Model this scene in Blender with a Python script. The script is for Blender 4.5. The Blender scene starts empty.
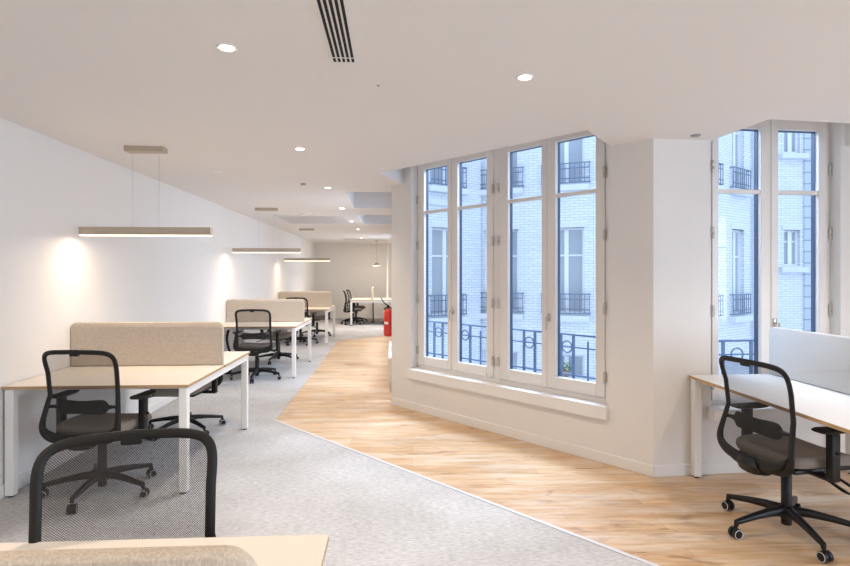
import bpy, bmesh, math, random
from mathutils import Vector, Matrix
random.seed(7)
PI = math.pi
scn = bpy.context.scene
C = scn.collection

# ------------------------------------------------------------------ camera, world, exposure, large lights
FPX = 560.0
cam_d = bpy.data.cameras.new('camera'); cam = bpy.data.objects.new('camera', cam_d); C.objects.link(cam)
cam_d.sensor_width = 36.0; cam_d.sensor_fit = 'HORIZONTAL'
cam_d.lens = FPX * 36.0 / 850.0
cam_d.shift_y = (274.3 - 283.0) / 850.0
cam_d.clip_start = 0.05; cam_d.clip_end = 200
cam.location = (0, 0, 1.5)
cam.rotation_euler = (PI/2, 0, -math.atan(32.0/FPX))
scn.camera = cam
scn.view_settings.view_transform = 'Standard'
scn.view_settings.look = 'None'
scn.view_settings.gamma = 1.0
scn.view_settings.use_curve_mapping = False
scn.view_settings.exposure = 0.62

w = bpy.data.worlds.new('world'); scn.world = w; w.use_nodes = True
bg = w.node_tree.nodes['Background']
bg.inputs[0].default_value = (0.62, 0.78, 1.0, 1); bg.inputs[1].default_value = 1.2

def area_light(name, loc, target, sx, sy, energy, col, spread=180):
    d = bpy.data.lights.new(name, 'AREA'); d.shape = 'RECTANGLE'; d.size = sx; d.size_y = sy
    d.energy = energy; d.color = col; d.spread = math.radians(spread)
    o = bpy.data.objects.new(name, d); C.objects.link(o); o.location = loc
    o.rotation_euler = (Vector(target) - Vector(loc)).to_track_quat('-Z', 'Y').to_euler()
    return o
DAY = (0.78, 0.88, 1.0)
# daylight entering by the windows: beside the far wall and above windows 1 and 2; fill lamps added behind the camera
area_light('daylight_window_3', (0.30, 7.88, 1.55), (-1.2, 7.88, 0.5), 1.3, 2.0, 15, DAY)
area_light('daylight_window_4', (0.30, 10.65, 1.55), (-1.2, 10.65, 0.5), 1.3, 2.0, 20, DAY)
area_light('daylight_window_8', (0.72, 15.4, 1.5), (-1.2, 15.4, 0.2), 1.2, 1.8, 26, DAY)
area_light('fill_daylight_5', (6.1, -.35, 1.7), (0, 0, 1.2), 2.0, 1.9, 120, DAY)  # added fill lamp, shining in from an invented window behind the camera
area_light('fill_daylight_6', (6.1, -2.65, 1.7), (0, -1.2, 1.2), 2.0, 1.9, 120, DAY)  # second added fill lamp behind the camera
area_light('daylight_sky_window_1', (2.2, 6.8, 4.0), (0.0, 4.4, 0.2), 2.6, 1.2, 250, (.70, .84, 1.0))
area_light('daylight_sky_window_2', (3.1, 6.2, 4.0), (2.6, 3.2, 0.2), 1.6, 1.2, 60, (.70, .84, 1.0))

# ------------------------------------------------------------------ materials
def mat(name, col, rough=0.6, metal=0.0, var=0.04, scale=30.0, bump=0.0, bscale=200.0, emit=None, es=0.0, spec=0.5, coat=0.0):
    m = bpy.data.materials.new(name); m.use_nodes = True
    nt = m.node_tree; p = nt.nodes['Principled BSDF']
    tc = nt.nodes.new('ShaderNodeTexCoord')
    n = nt.nodes.new('ShaderNodeTexNoise'); n.inputs['Scale'].default_value = scale; n.inputs['Detail'].default_value = 3
    nt.links.new(tc.outputs['Object'], n.inputs['Vector'])
    mx = nt.nodes.new('ShaderNodeMix'); mx.data_type = 'RGBA'
    mx.inputs['A'].default_value = (*[c*(1-var) for c in col], 1)
    mx.inputs['B'].default_value = (*[min(1, c*(1+var)) for c in col], 1)
    nt.links.new(n.outputs['Fac'], mx.inputs['Factor'])
    nt.links.new(mx.outputs['Result'], p.inputs['Base Color'])
    p.inputs['Roughness'].default_value = rough; p.inputs['Metallic'].default_value = metal
    p.inputs['Specular IOR Level'].default_value = spec
    p.inputs['Coat Weight'].default_value = coat
    if emit:
        p.inputs['Emission Color'].default_value = (*emit, 1); p.inputs['Emission Strength'].default_value = es
    if bump:
        n2 = nt.nodes.new('ShaderNodeTexNoise'); n2.inputs['Scale'].default_value = bscale
        nt.links.new(tc.outputs['Object'], n2.inputs['Vector'])
        b = nt.nodes.new('ShaderNodeBump'); b.inputs['Strength'].default_value = bump; b.inputs['Distance'].default_value = 0.002
        nt.links.new(n2.outputs['Fac'], b.inputs['Height']); nt.links.new(b.outputs['Normal'], p.inputs['Normal'])
    return m

M = {}
M['wall'] = mat('wall_paint', (0.80, 0.775, 0.75), 0.75, var=0.006, scale=3, bump=0.05, spec=0.3)
M['ceil'] = mat('ceiling_paint', (0.80, 0.77, 0.745), 0.85, var=0.006, scale=3, spec=0.2)
M['trim'] = mat('white_trim', (0.82, 0.80, 0.78), 0.45, var=0.01)
M['frame'] = mat('window_paint', (0.82, 0.785, 0.75), 0.4, var=0.01)
M['gasket'] = mat('dark_blue_gasket', (0.035, 0.07, 0.14), 0.4)
M['metal'] = mat('brushed_metal', (0.55, 0.53, 0.5), 0.3, 0.9, var=0.03)
M['deskmetal'] = mat('white_powder_coat', (0.82, 0.80, 0.77), 0.4, var=0.01)
M['lam'] = mat('pale_laminate', (0.77, 0.705, 0.63), 0.38, var=0.015, scale=8)
M['oak'] = mat('oak_edge', (0.50, 0.31, 0.15), 0.5, var=0.15, scale=40)
M['lamw'] = mat('white_laminate', (0.76, 0.74, 0.72), 0.35, var=0.01, scale=8)
M['black'] = mat('black_plastic', (0.007, 0.007, 0.008), 0.42, spec=0.35, var=0.1, bump=0.1, bscale=500)
M['blacksoft'] = mat('soft_black_plastic', (0.010, 0.0095, 0.009), 0.55, spec=0.35, var=0.1, bump=0.2, bscale=600)
M['seat'] = mat('taupe_seat_fabric', (0.27, 0.235, 0.205), 0.95, var=0.12, scale=300, bump=0.4, bscale=900, spec=0.2)
M['ring'] = mat('pale_wheel_ring', (0.62, 0.62, 0.6), 0.4)
M['chrome'] = mat('chrome', (0.7, 0.7, 0.7), 0.15, 1.0, var=0.01)
M['pend'] = mat('champagne_aluminium', (0.50, 0.42, 0.33), 0.45, 0.3, var=0.03)
M['glow'] = mat('warm_diffuser', (0.9, 0.85, 0.75), 0.5, emit=(1.0, 0.80, 0.58), es=2.2)
M['bulb'] = mat('downlight_lens', (0.9, 0.9, 0.85), 0.5, emit=(1.0, 0.86, 0.68), es=14)
M['dark'] = mat('dark_void', (0.012, 0.011, 0.010), 0.9)
M['strip'] = mat('satin_aluminium_strip', (0.60, 0.59, 0.62), 0.45)
M['greypl'] = mat('grey_plastic', (0.30, 0.30, 0.31), 0.5)
M['grille'] = mat('grey_grille', (0.62, 0.60, 0.585), 0.6)
M['red'] = mat('red_enamel', (0.62, 0.035, 0.02), 0.3, var=0.03)
M['sticker'] = mat('white_sticker', (0.8, 0.8, 0.78), 0.5)
M['iron'] = mat('blue_grey_iron', (0.15, 0.22, 0.36), 0.5, var=0.08)
M['iron2'] = mat('pale_iron', (0.16, 0.21, 0.30), 0.5, var=0.08)
M['stone'] = mat('white_stone', (0.72, 0.74, 0.77), 0.8, var=0.05, scale=12)
M['pvc'] = mat('white_window_paint', (0.82, 0.83, 0.85), 0.5, var=0.01)
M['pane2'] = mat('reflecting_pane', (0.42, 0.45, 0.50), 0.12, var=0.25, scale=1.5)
M['blind'] = mat('grey_blind', (0.42, 0.44, 0.47), 0.7, var=0.06)
M['green'] = mat('leaf_green', (0.10, 0.22, 0.06), 0.6, var=0.4, scale=20)
M['terra'] = mat('clay_pot', (0.45, 0.25, 0.16), 0.7)
M['concrete'] = mat('grey_concrete', (0.45, 0.45, 0.46), 0.9, var=0.1)

def fabric(name, a, b, sc=260):
    m = mat(name, a, 0.95, var=0.0, spec=0.15); nt = m.node_tree; p = nt.nodes['Principled BSDF']
    tc = nt.nodes.new('ShaderNodeTexCoord'); mp = nt.nodes.new('ShaderNodeMapping'); mp.inputs['Scale'].default_value = (1.0, 1.0, 0.45)
    n = nt.nodes.new('ShaderNodeTexNoise'); n.inputs['Scale'].default_value = sc; n.inputs['Detail'].default_value = 4
    r = nt.nodes.new('ShaderNodeValToRGB'); r.color_ramp.elements[0].position = 0.35; r.color_ramp.elements[1].position = 0.65
    r.color_ramp.elements[0].color = (*b, 1); r.color_ramp.elements[1].color = (*a, 1)
    nt.links.new(tc.outputs['Object'], mp.inputs['Vector']); nt.links.new(mp.outputs[0], n.inputs['Vector'])
    nt.links.new(n.outputs['Fac'], r.inputs['Fac']); nt.links.new(r.outputs['Color'], p.inputs['Base Color'])
    bu = nt.nodes.new('ShaderNodeBump'); bu.inputs['Strength'].default_value = 0.3; bu.inputs['Distance'].default_value = 0.001
    nt.links.new(n.outputs['Fac'], bu.inputs['Height']); nt.links.new(bu.outputs['Normal'], p.inputs['Normal'])
    return m
M['felt'] = fabric('beige_felt', (0.66, 0.575, 0.475), (0.50, 0.42, 0.335))
M['feltgrey'] = fabric('light_grey_felt', (0.62, 0.61, 0.60), (0.50, 0.49, 0.48))

def glass(name, tint=(0.93, 0.96, 1.0), refl=0.06):
    m = bpy.data.materials.new(name); m.use_nodes = True; nt = m.node_tree; nt.nodes.clear()
    o = nt.nodes.new('ShaderNodeOutputMaterial'); mx = nt.nodes.new('ShaderNodeMixShader')
    t = nt.nodes.new('ShaderNodeBsdfTransparent'); t.inputs[0].default_value = (*tint, 1)
    g = nt.nodes.new('ShaderNodeBsdfGlossy'); g.inputs['Roughness'].default_value = 0.02
    lw = nt.nodes.new('ShaderNodeFresnel'); lw.inputs[0].default_value = 1.35
    ge = nt.nodes.new('ShaderNodeNewGeometry'); ml = nt.nodes.new('ShaderNodeMath'); ml.operation = 'MULTIPLY_ADD'
    ml.inputs[1].default_value = -1; ml.inputs[2].default_value = 1; nt.links.new(ge.outputs['Backfacing'], ml.inputs[0])
    m2 = nt.nodes.new('ShaderNodeMath'); m2.operation = 'MULTIPLY'; nt.links.new(lw.outputs[0], m2.inputs[0]); nt.links.new(ml.outputs[0], m2.inputs[1])
    nt.links.new(m2.outputs[0], mx.inputs[0]); nt.links.new(t.outputs[0], mx.inputs[1]); nt.links.new(g.outputs[0], mx.inputs[2])
    nt.links.new(mx.outputs[0], o.inputs[0]); return m
M['glass'] = glass('window_glass')

def mesh_fabric():
    m = bpy.data.materials.new('black_mesh_fabric'); m.use_nodes = True; nt = m.node_tree
    p = nt.nodes['Principled BSDF']; p.inputs['Base Color'].default_value = (0.040, 0.030, 0.024, 1); p.inputs['Roughness'].default_value = 0.7
    out = nt.nodes['Material Output']
    tc = nt.nodes.new('ShaderNodeTexCoord'); sp = nt.nodes.new('ShaderNodeSeparateXYZ'); nt.links.new(tc.outputs['Object'], sp.inputs[0])
    def mth(op, a=None, b=None, va=0, vb=0):
        n = nt.nodes.new('ShaderNodeMath'); n.operation = op; n.inputs[0].default_value = va; n.inputs[1].default_value = vb
        if a: nt.links.new(a, n.inputs[0])
        if b: nt.links.new(b, n.inputs[1])
        return n.outputs[0]
    k = 2*PI/0.010
    a = mth('SINE', mth('MULTIPLY', mth('ADD', sp.outputs['X'], sp.outputs['Z']), vb=k*0.7))
    b = mth('SINE', mth('MULTIPLY', mth('SUBTRACT', sp.outputs['X'], sp.outputs['Z']), vb=k*0.7))
    s = mth('MINIMUM', mth('ABSOLUTE', a), mth('ABSOLUTE', b))
    f = mth('LESS_THAN', s, vb=0.40)       # threads where true
    tr = nt.nodes.new('ShaderNodeBsdfTransparent'); mx = nt.nodes.new('ShaderNodeMixShader')
    nt.links.new(f, mx.inputs[0]); nt.links.new(tr.outputs[0], mx.inputs[1]); nt.links.new(p.outputs[0], mx.inputs[2])
    nt.links.new(mx.outputs[0], out.inputs[0]); return m
M['mesh_open'] = mesh_fabric()
def fine_mesh():      # same weave, threads finer than can be seen from a few metres
    m = mat('fine_black_mesh', (0.02, 0.019, 0.018), 0.7, var=0.1, scale=500); nt = m.node_tree
    p = nt.nodes['Principled BSDF']; out = nt.nodes['Material Output']
    tr = nt.nodes.new('ShaderNodeBsdfTransparent'); mx = nt.nodes.new('ShaderNodeMixShader'); mx.inputs[0].default_value = 0.45
    nt.links.new(tr.outputs[0], mx.inputs[1]); nt.links.new(p.outputs[0], mx.inputs[2]); nt.links.new(mx.outputs[0], out.inputs[0]); return m
M['mesh'] = fine_mesh()

def wood_floor():
    m = mat('oak_plank_floor', (0.6, 0.4, 0.22), 0.42, var=0.0, coat=0.0); nt = m.node_tree; p = nt.nodes['Principled BSDF']
    L = nt.links.new
    tc = nt.nodes.new('ShaderNodeTexCoord')
    br = nt.nodes.new('ShaderNodeTexBrick'); br.offset = 0.37; br.offset_frequency = 2
    br.inputs['Scale'].default_value = 1.0; br.inputs['Brick Width'].default_value = 1.5; br.inputs['Row Height'].default_value = 0.19
    br.inputs['Mortar Size'].default_value = 0.0015; br.inputs['Mortar Smooth'].default_value = 0.6
    br.inputs['Color1'].default_value = (0.55, 0.34, 0.17, 1); br.inputs['Color2'].default_value = (0.68, 0.475, 0.29, 1)
    br.inputs['Mortar'].default_value = (0.36, 0.22, 0.11, 1)
    mp0 = nt.nodes.new('ShaderNodeMapping'); mp0.inputs['Rotation'].default_value = (0, 0, math.radians(2))
    L(tc.outputs['Object'], mp0.inputs[0]); L(mp0.outputs[0], br.inputs['Vector'])
    mp = nt.nodes.new('ShaderNodeMapping'); mp.inputs['Scale'].default_value = (0.9, 11, 1); L(mp0.outputs[0], mp.inputs[0])
    n = nt.nodes.new('ShaderNodeTexNoise'); n.inputs['Scale'].default_value = 3.5; n.inputs['Detail'].default_value = 8; n.inputs['Roughness'].default_value = 0.62; n.inputs['Distortion'].default_value = 0.5
    L(mp.outputs[0], n.inputs['Vector'])
    r = nt.nodes.new('ShaderNodeValToRGB'); r.color_ramp.elements[0].position = 0.28; r.color_ramp.elements[0].color = (0.62, 0.55, 0.48, 1)
    r.color_ramp.elements[1].position = 0.6; r.color_ramp.elements[1].color = (1.05, 1.05, 1.05, 1); L(n.outputs['Fac'], r.inputs[0])
    mu = nt.nodes.new('ShaderNodeMix'); mu.data_type = 'RGBA'; mu.blend_type = 'MULTIPLY'; mu.inputs['Factor'].default_value = 0.85
    L(br.outputs['Color'], mu.inputs['A']); L(r.outputs[0], mu.inputs['B'])
    # knots
    mp2 = nt.nodes.new('ShaderNodeMapping'); mp2.inputs['Scale'].default_value = (1.0, 3.2, 1); L(mp0.outputs[0], mp2.inputs[0])
    n2 = nt.nodes.new('ShaderNodeTexNoise'); n2.inputs['Scale'].default_value = 2.6; n2.inputs['Detail'].default_value = 5; n2.inputs['Distortion'].default_value = 1.2
    L(mp2.outputs[0], n2.inputs['Vector'])
    r2 = nt.nodes.new('ShaderNodeValToRGB'); r2.color_ramp.elements[0].position = 0.58; r2.color_ramp.elements[0].color = (1, 1, 1, 1)
    r2.color_ramp.elements[1].position = 0.70; r2.color_ramp.elements[1].color = (0.5, 0.38, 0.3, 1); L(n2.outputs['Fac'], r2.inputs[0])
    mu2 = nt.nodes.new('ShaderNodeMix'); mu2.data_type = 'RGBA'; mu2.blend_type = 'MULTIPLY'; mu2.inputs['Factor'].default_value = 0.7
    L(mu.outputs['Result'], mu2.inputs['A']); L(r2.outputs[0], mu2.inputs['B'])
    mp3 = nt.nodes.new('ShaderNodeMapping'); mp3.inputs['Scale'].default_value = (0.8, 5.0, 1); L(mp0.outputs[0], mp3.inputs[0])
    n4 = nt.nodes.new('ShaderNodeTexNoise'); n4.inputs['Scale'].default_value = 1.5; n4.inputs['Detail'].default_value = 6; n4.inputs['Roughness'].default_value = 0.65
    L(mp3.outputs[0], n4.inputs['Vector'])
    r4 = nt.nodes.new('ShaderNodeValToRGB'); r4.color_ramp.elements[0].position = 0.45; r4.color_ramp.elements[0].color = (0, 0, 0, 1)
    r4.color_ramp.elements[1].position = 0.66; r4.color_ramp.elements[1].color = (0.75, 0.75, 0.75, 1); L(n4.outputs['Fac'], r4.inputs[0])
    mu4 = nt.nodes.new('ShaderNodeMix'); mu4.data_type = 'RGBA'; mu4.inputs['B'].default_value = (0.70, 0.60, 0.49, 1)
    L(r4.outputs[0], mu4.inputs['Factor']); L(mu2.outputs['Result'], mu4.inputs['A']); L(mu4.outputs['Result'], p.inputs['Base Color'])
    return m
M['wood'] = wood_floor()

def carpet():
    m = mat('light_grey_carpet', (0.5, 0.5, 0.5), 0.95, var=0.0, spec=0.1); nt = m.node_tree; p = nt.nodes['Principled BSDF']
    L = nt.links.new
    tc = nt.nodes.new('ShaderNodeTexCoord'); mp = nt.nodes.new('ShaderNodeMapping'); mp.inputs['Scale'].default_value = (15, 48, 1); L(tc.outputs['Object'], mp.inputs[0])
    n = nt.nodes.new('ShaderNodeTexNoise'); n.inputs['Scale'].default_value = 1.6; n.inputs['Detail'].default_value = 7; n.inputs['Roughness'].default_value = 0.72; L(mp.outputs[0], n.inputs['Vector'])
    r = nt.nodes.new('ShaderNodeValToRGB'); e = r.color_ramp.elements
    e[0].position = 0.30; e[0].color = (0.35, 0.34, 0.335, 1); e[1].position = 0.62; e[1].color = (0.60, 0.59, 0.59, 1); L(n.outputs['Fac'], r.inputs[0])
    n3 = nt.nodes.new('ShaderNodeTexNoise'); n3.inputs['Scale'].default_value = 1.6; n3.inputs['Detail'].default_value = 3; L(tc.outputs['Object'], n3.inputs['Vector'])
    r3 = nt.nodes.new('ShaderNodeValToRGB'); r3.color_ramp.elements[0].position = 0.35; r3.color_ramp.elements[0].color = (0.88, 0.87, 0.86, 1)
    r3.color_ramp.elements[1].position = 0.65; r3.color_ramp.elements[1].color = (1.04, 1.04, 1.04, 1); L(n3.outputs['Fac'], r3.inputs[0])
    mu = nt.nodes.new('ShaderNodeMix'); mu.data_type = 'RGBA'; mu.blend_type = 'MULTIPLY'; mu.inputs['Factor'].default_value = 1
    L(r.outputs[0], mu.inputs['A']); L(r3.outputs[0], mu.inputs['B']); L(mu.outputs['Result'], p.inputs['Base Color'])
    b = nt.nodes.new('ShaderNodeBump'); b.inputs['Strength'].default_value = 0.3; b.inputs['Distance'].default_value = 0.003
    L(n.outputs['Fac'], b.inputs['Height']); L(b.outputs['Normal'], p.inputs['Normal'])
    return m
M['carpet'] = carpet()

def brick(name, c1, c2, mo, bw=0.22, rh=0.065, ms=0.006):
    m = mat(name, c1, 0.7, var=0.0); nt = m.node_tree; p = nt.nodes['Principled BSDF']; L = nt.links.new
    tc = nt.nodes.new('ShaderNodeTexCoord'); sp = nt.nodes.new('ShaderNodeSeparateXYZ'); cb = nt.nodes.new('ShaderNodeCombineXYZ')
    L(tc.outputs['Object'], sp.inputs[0])
    ad = nt.nodes.new('ShaderNodeMath'); ad.operation = 'ADD'; L(sp.outputs['X'], ad.inputs[0]); L(sp.outputs['Y'], ad.inputs[1])
    L(ad.outputs[0], cb.inputs[0]); L(sp.outputs['Z'], cb.inputs[1])
    br = nt.nodes.new('ShaderNodeTexBrick'); br.inputs['Scale'].default_value = 1; br.inputs['Brick Width'].default_value = bw; br.inputs['Row Height'].default_value = rh
    br.inputs['Mortar Size'].default_value = ms; br.inputs['Mortar Smooth'].default_value = 0.3
    br.inputs['Color1'].default_value = (*c1, 1); br.inputs['Color2'].default_value = (*c2, 1); br.inputs['Mortar'].default_value = (*mo, 1)
    L(cb.outputs[0], br.inputs['Vector']); L(br.outputs['Color'], p.inputs['Base Color']); return m
M['brick'] = brick('white_glazed_brick', (0.74, 0.75, 0.77), (0.82, 0.83, 0.84), (0.40, 0.46, 0.58))
M['quoin'] = brick('banded_grey_stone', (0.52, 0.55, 0.60), (0.58, 0.61, 0.65), (0.30, 0.34, 0.42), 0.9, 0.30, 0.02)

# ------------------------------------------------------------------ mesh helpers
class B:
    def __init__(s): s.bm = bmesh.new()
    def box(s, x0, x1, y0, y1, z0, z1, r=0.0, seg=2, mx=None, mi=0):
        res = bmesh.ops.create_cube(s.bm, size=1.0)
        vs = res['verts']
        for v in vs:
            v.co = Vector(((x0+x1)/2 + v.co.x*(x1-x0), (y0+y1)/2 + v.co.y*(y1-y0), (z0+z1)/2 + v.co.z*(z1-z0)))
        if r > 0:
            es = {e for v in vs for e in v.link_edges}
            rr = bmesh.ops.bevel(s.bm, geom=list(es), offset=r, segments=seg, affect='EDGES', profile=0.5)
            vs = list({v for f in rr['faces'] for v in f.verts} | {v for v in vs if v.is_valid})
        if mx is not None: bmesh.ops.transform(s.bm, matrix=mx, verts=[v for v in vs if v.is_valid])
        return s
    def prism(s, pts, z0, z1):
        a = [s.bm.verts.new((p[0], p[1], z0)) for p in pts]; b = [s.bm.verts.new((p[0], p[1], z1)) for p in pts]
        n = len(pts); s.bm.faces.new(a[::-1]); s.bm.faces.new(b)
        for i in range(n): s.bm.faces.new((a[i], a[(i+1) % n], b[(i+1) % n], b[i]))
        return s
    def loft(s, rings, closed=False, caps=True):
        R = [[s.bm.verts.new(p) for p in r] for r in rings]; n = len(R[0]); k = len(R)
        for i in range(k if closed else k-1):
            a, b = R[i], R[(i+1) % k]
            for j in range(n): s.bm.faces.new((a[j], a[(j+1) % n], b[(j+1) % n], b[j]))
        if caps and not closed: s.bm.faces.new(R[0][::-1]); s.bm.faces.new(R[-1])
        return s
    def tube(s, path, r, n=10, closed=False, flat=1.0, up=None):
        """sweep; r float, list of radii or list of (rx, ry)"""
        P = [Vector(p) for p in path]; k = len(P); rings = []
        prev = None
        for i, p in enumerate(P):
            a = P[i-1] if (i > 0 or closed) else p; b = P[(i+1) % k] if (i < k-1 or closed) else p
            t = (b - a).normalized()
            if up is not None: u = Vector(up)
            else: u = prev if prev is not None else (Vector((0, 0, 1)) if abs(t.z) < 0.9 else Vector((0, 1, 0)))
            x = (u - t*u.dot(t)).normalized(); y = t.cross(x); prev = x
            rr = r[i] if isinstance(r, (list, tuple)) else r
            rx, ry = rr if isinstance(rr, (list, tuple)) else (rr, rr*flat)
            rings.append([p + x*math.cos(2*PI*j/n)*rx + y*math.sin(2*PI*j/n)*ry for j in range(n)])
        return s.loft(rings, closed)
    def lathe(s, prof, c=(0, 0, 0), n=20, axis='z'):
        rings = []
        for (r, h) in prof:
            ring = []
            for j in range(n):
                a = 2*PI*j/n; x, y = r*math.cos(a), r*math.sin(a)
                v = (x, y, h) if axis == 'z' else ((h, x, y) if axis == 'x' else (y, h, x))
                ring.append(Vector(c) + Vector(v))
            rings.append(ring)
        return s.loft(rings)
    def sheet(s, grid):
        R = [[s.bm.verts.new(p) for p in r] for r in grid]
        for i in range(len(R)-1):
            for j in range(len(R[0])-1): s.bm.faces.new((R[i][j], R[i][j+1], R[i+1][j+1], R[i+1][j]))
        return s
    def xf(s, m): bmesh.ops.transform(s.bm, matrix=m, verts=s.bm.verts[:]); return s
    def build(s, name, m, parent=None, smooth=False, mats=None):
        bmesh.ops.recalc_face_normals(s.bm, faces=s.bm.faces[:])
        me = bpy.data.meshes.new(name); s.bm.to_mesh(me); s.bm.free()
        for k in (mats or [m]): me.materials.append(k)
        if smooth:
            for p in me.polygons: p.use_smooth = True
            try: me.set_sharp_from_angle(angle=math.radians(40))
            except Exception: pass
        o = bpy.data.objects.new(name, me); C.objects.link(o)
        if parent: o.parent = parent
        return o

def tag(o, label=None, cat=None, group=None, kind=None):
    if label: o['label'] = label
    if cat: o['category'] = cat
    if group: o['group'] = group
    if kind: o['kind'] = kind
    return o
def empty(name, loc=(0, 0, 0), rz=0.0):
    o = bpy.data.objects.new(name, None); C.objects.link(o); o.location = loc; o.rotation_euler = (0, 0, rz); o.empty_display_size = 0.1
    return o
def kids(o): return [c for c in bpy.data.objects if c.parent == o]
def copy_tree(o, parent=None):
    c = o.copy(); C.objects.link(c); c.parent = parent
    for ch in kids(o): copy_tree(ch, c)
    return c

def grid_wall(b, L0, L1, y0, y1, z0, z1, holes):
    xs = sorted({L0, L1, *[h[0] for h in holes], *[h[1] for h in holes]}); zs = sorted({z0, z1, *[h[2] for h in holes], *[h[3] for h in holes]})
    xs = [x for x in xs if L0 <= x <= L1]; zs = [z for z in zs if z0 <= z <= z1]
    for i in range(len(xs)-1):
        run = None
        for j in range(len(zs)-1):
            cx, cz = (xs[i]+xs[i+1])/2, (zs[j]+zs[j+1])/2
            ins = any(h[0] < cx < h[1] and h[2] < cz < h[3] for h in holes)
            if not ins: run = (run[0], zs[j+1]) if run else (zs[j], zs[j+1])
            if (ins or j == len(zs)-2) and run: b.box(xs[i], xs[i+1], y0, y1, run[0], run[1]); run = None
    return b

def ceilz(x): return 2.547 - 0.0085*(x + 2.62)

# ------------------------------------------------------------------ room shell
XL, YB, YF = -2.62, -4.0, 19.2
P1 = (-0.016, 6.478); P2 = (1.928, 4.049)
angA = math.atan2(P2[1]-P1[1], P2[0]-P1[0]); LA = math.dist(P1, P2)
angB = math.atan2(0.048, 0.67)
def onA(t, n=0.0): return (P1[0]+math.cos(angA)*t-math.sin(angA)*n, P1[1]+math.sin(angA)*t+math.cos(angA)*n)
def onB(t, n=0.0): return (P2[0]+math.cos(angB)*t-math.sin(angB)*n, P2[1]+math.sin(angB)*t+math.cos(angB)*n)
XC = 0.03; YC0, YC1 = 6.68, 14.0; XR = 5.6
yBR = onB((XR-P2[0])/math.cos(angB))[1]
ZT = 3.0
# floors
apex = (-1.211, 5.824); ca = (-1.235, 12.685); cb = (-0.02, 13.85)
dirx = (1.348-apex[0])/(2.807-apex[1])
cr = (5.6, apex[1]+(5.6-apex[0])/dirx)
def flat(pts, z0, z1, name, m):
    return tag(B().prism(pts, z0, z1).build(name, m), kind='structure')
flat([(XL-.2, YB-.2), (XR+.2, YB-.2), (XR+.2, yBR+.19), onB(0.15, .19), onA(LA, .19), onA(0.1, .19), (.33, 6.7), (.33, YC1), (.65, YC1), (.65, YF+.2), (XL-.2, YF+.2)], -0.25, -0.02, 'floor', M['concrete'])
woodpoly = [apex, ca, cb, (XC+.2, 13.95), (XC+.2, 6.6), (onA(0.0, .15)), onA(LA, .1), onB(0, .15), (XR, yBR+.1), cr]
flat(woodpoly, -0.02, 0.0, 'floor_wood', M['wood'])
flat([apex, cr, (XR, YB), (XL, YB), (XL, YF), (.5, YF), (.5, 13.95), (XC+.2, 13.95), cb, ca], -0.02, 0.0, 'floor_carpet', M['carpet'])
def strip(a, b, wd, h, name, mm):
    a, b = Vector((*a, 0)), Vector((*b, 0)); d = (b-a).normalized(); n = Vector((-d.y, d.x, 0))*wd/2
    return tag(B().prism([(p.x, p.y) for p in (a-n, b-n, b+n, a+n)], -0.001, h).build(name, mm), kind='structure')
strip(apex, cr, 0.028, 0.004, 'trim_1', M['strip'])
strip(apex, ca, 0.012, 0.003, 'trim_2', M['carpet'])
strip(ca, cb, 0.012, 0.003, 'trim_3', M['carpet'])
# walls
def frame_obj(name, org, ang): return empty(name, (org[0], org[1], 0), ang)
def place(o, org, ang): o.location = (org[0], org[1], 0); o.rotation_euler = (0, 0, ang); return o
holeA = (0.345, 2.746, 0.455, 2.76); holeB = (0.455, 1.548, 0.49, 2.74)
b = B(); grid_wall(b, 0, LA, 0, 0.19, 0, ZT, [holeA]); tag(place(b.build('wall_window_bay', M['wall']), P1, angA), kind='structure')
b = B(); grid_wall(b, 0.0, (XR-P2[0])/math.cos(angB), 0, 0.19, 0, ZT, [holeB, (2.2, 3.3, 0.49, 2.74)]); tag(place(b.build('wall_right_front', M['wall']), P2, angB), kind='structure')
tag(B().box(XL-.2, XL, YB, YF, 0, ZT).build('wall_left', M['wall']), kind='structure')
tag(B().box(XL-.2, .65, YF, YF+.2, 0, ZT).build('wall_far', M['wall']), kind='structure')
tag(B().box(XL-.2, XR+.2, YB-.2, YB, 0, ZT).build('wall_back', M['wall']), kind='structure')
# wall C (along Y) local x = Y
b = B(); grid_wall(b, 0, YC1-YC0, -0.3, 0.0, 0, ZT, [(0.45, 1.95, 0.46, 2.74), (3.2, 4.75, 0.46, 2.74)])
tag(place(b.build('wall_right_middle', M['wall']), (XC, YC0), PI/2), kind='structure')
tag(B().box(XC, .45, YC1, YC1+.25, 0, ZT).build('wall_alcove', M['wall']), kind='structure')
b = B(); grid_wall(b, 0, YF-YC1, -.2, 0, 0, ZT, [(.7, 2.1, .46, 2.4)])
tag(place(b.build('wall_right_far', M['wall']), (.45, YC1), PI/2), kind='structure')
b = B(); grid_wall(b, 0, yBR+.3-YB, -0.25, 0.0, 0, ZT, [(0.3, 2.4, 0.6, 2.5), (2.7, 4.6, 0.6, 2.5)])
tag(place(b.build('wall_right', M['wall']), (XR, YB), PI/2), kind='structure')
# ceiling skin (very slightly out of level) with wells in front of the windows
q1 = (1.364, 3.868); q2 = (-0.131, 5.688); a1 = onA(2.75); a0 = onA(0.20)
outline = [(XL-.05, YB-.05), (XR+.05, YB-.05), (XR+.05, yBR+.04), onB(3.4, .02), (onB(3.55)[0], 3.66), (5.2, 3.64), (4.42, 3.62), (4.15, 4.2), onB(1.57, .02), (3.9, 3.60), (2.432, 3.495), onB(0.46, .02), onB(0.0, .05), onA(2.76, .02), q1, q2, onA(0.2, .02), P1,
           (XC-.03, 6.72), (XC+.02, 7.0), (-0.60, 7.05), (-0.60, 8.75), (XC+.02, 8.8), (XC+.02, 9.72), (-0.60, 9.77), (-0.60, 11.52), (XC+.02, 11.57), (XC+.02, YC1+.02), (.48, YC1+.2), (.48, YF+.05), (XL-.05, YF+.05)]
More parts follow.
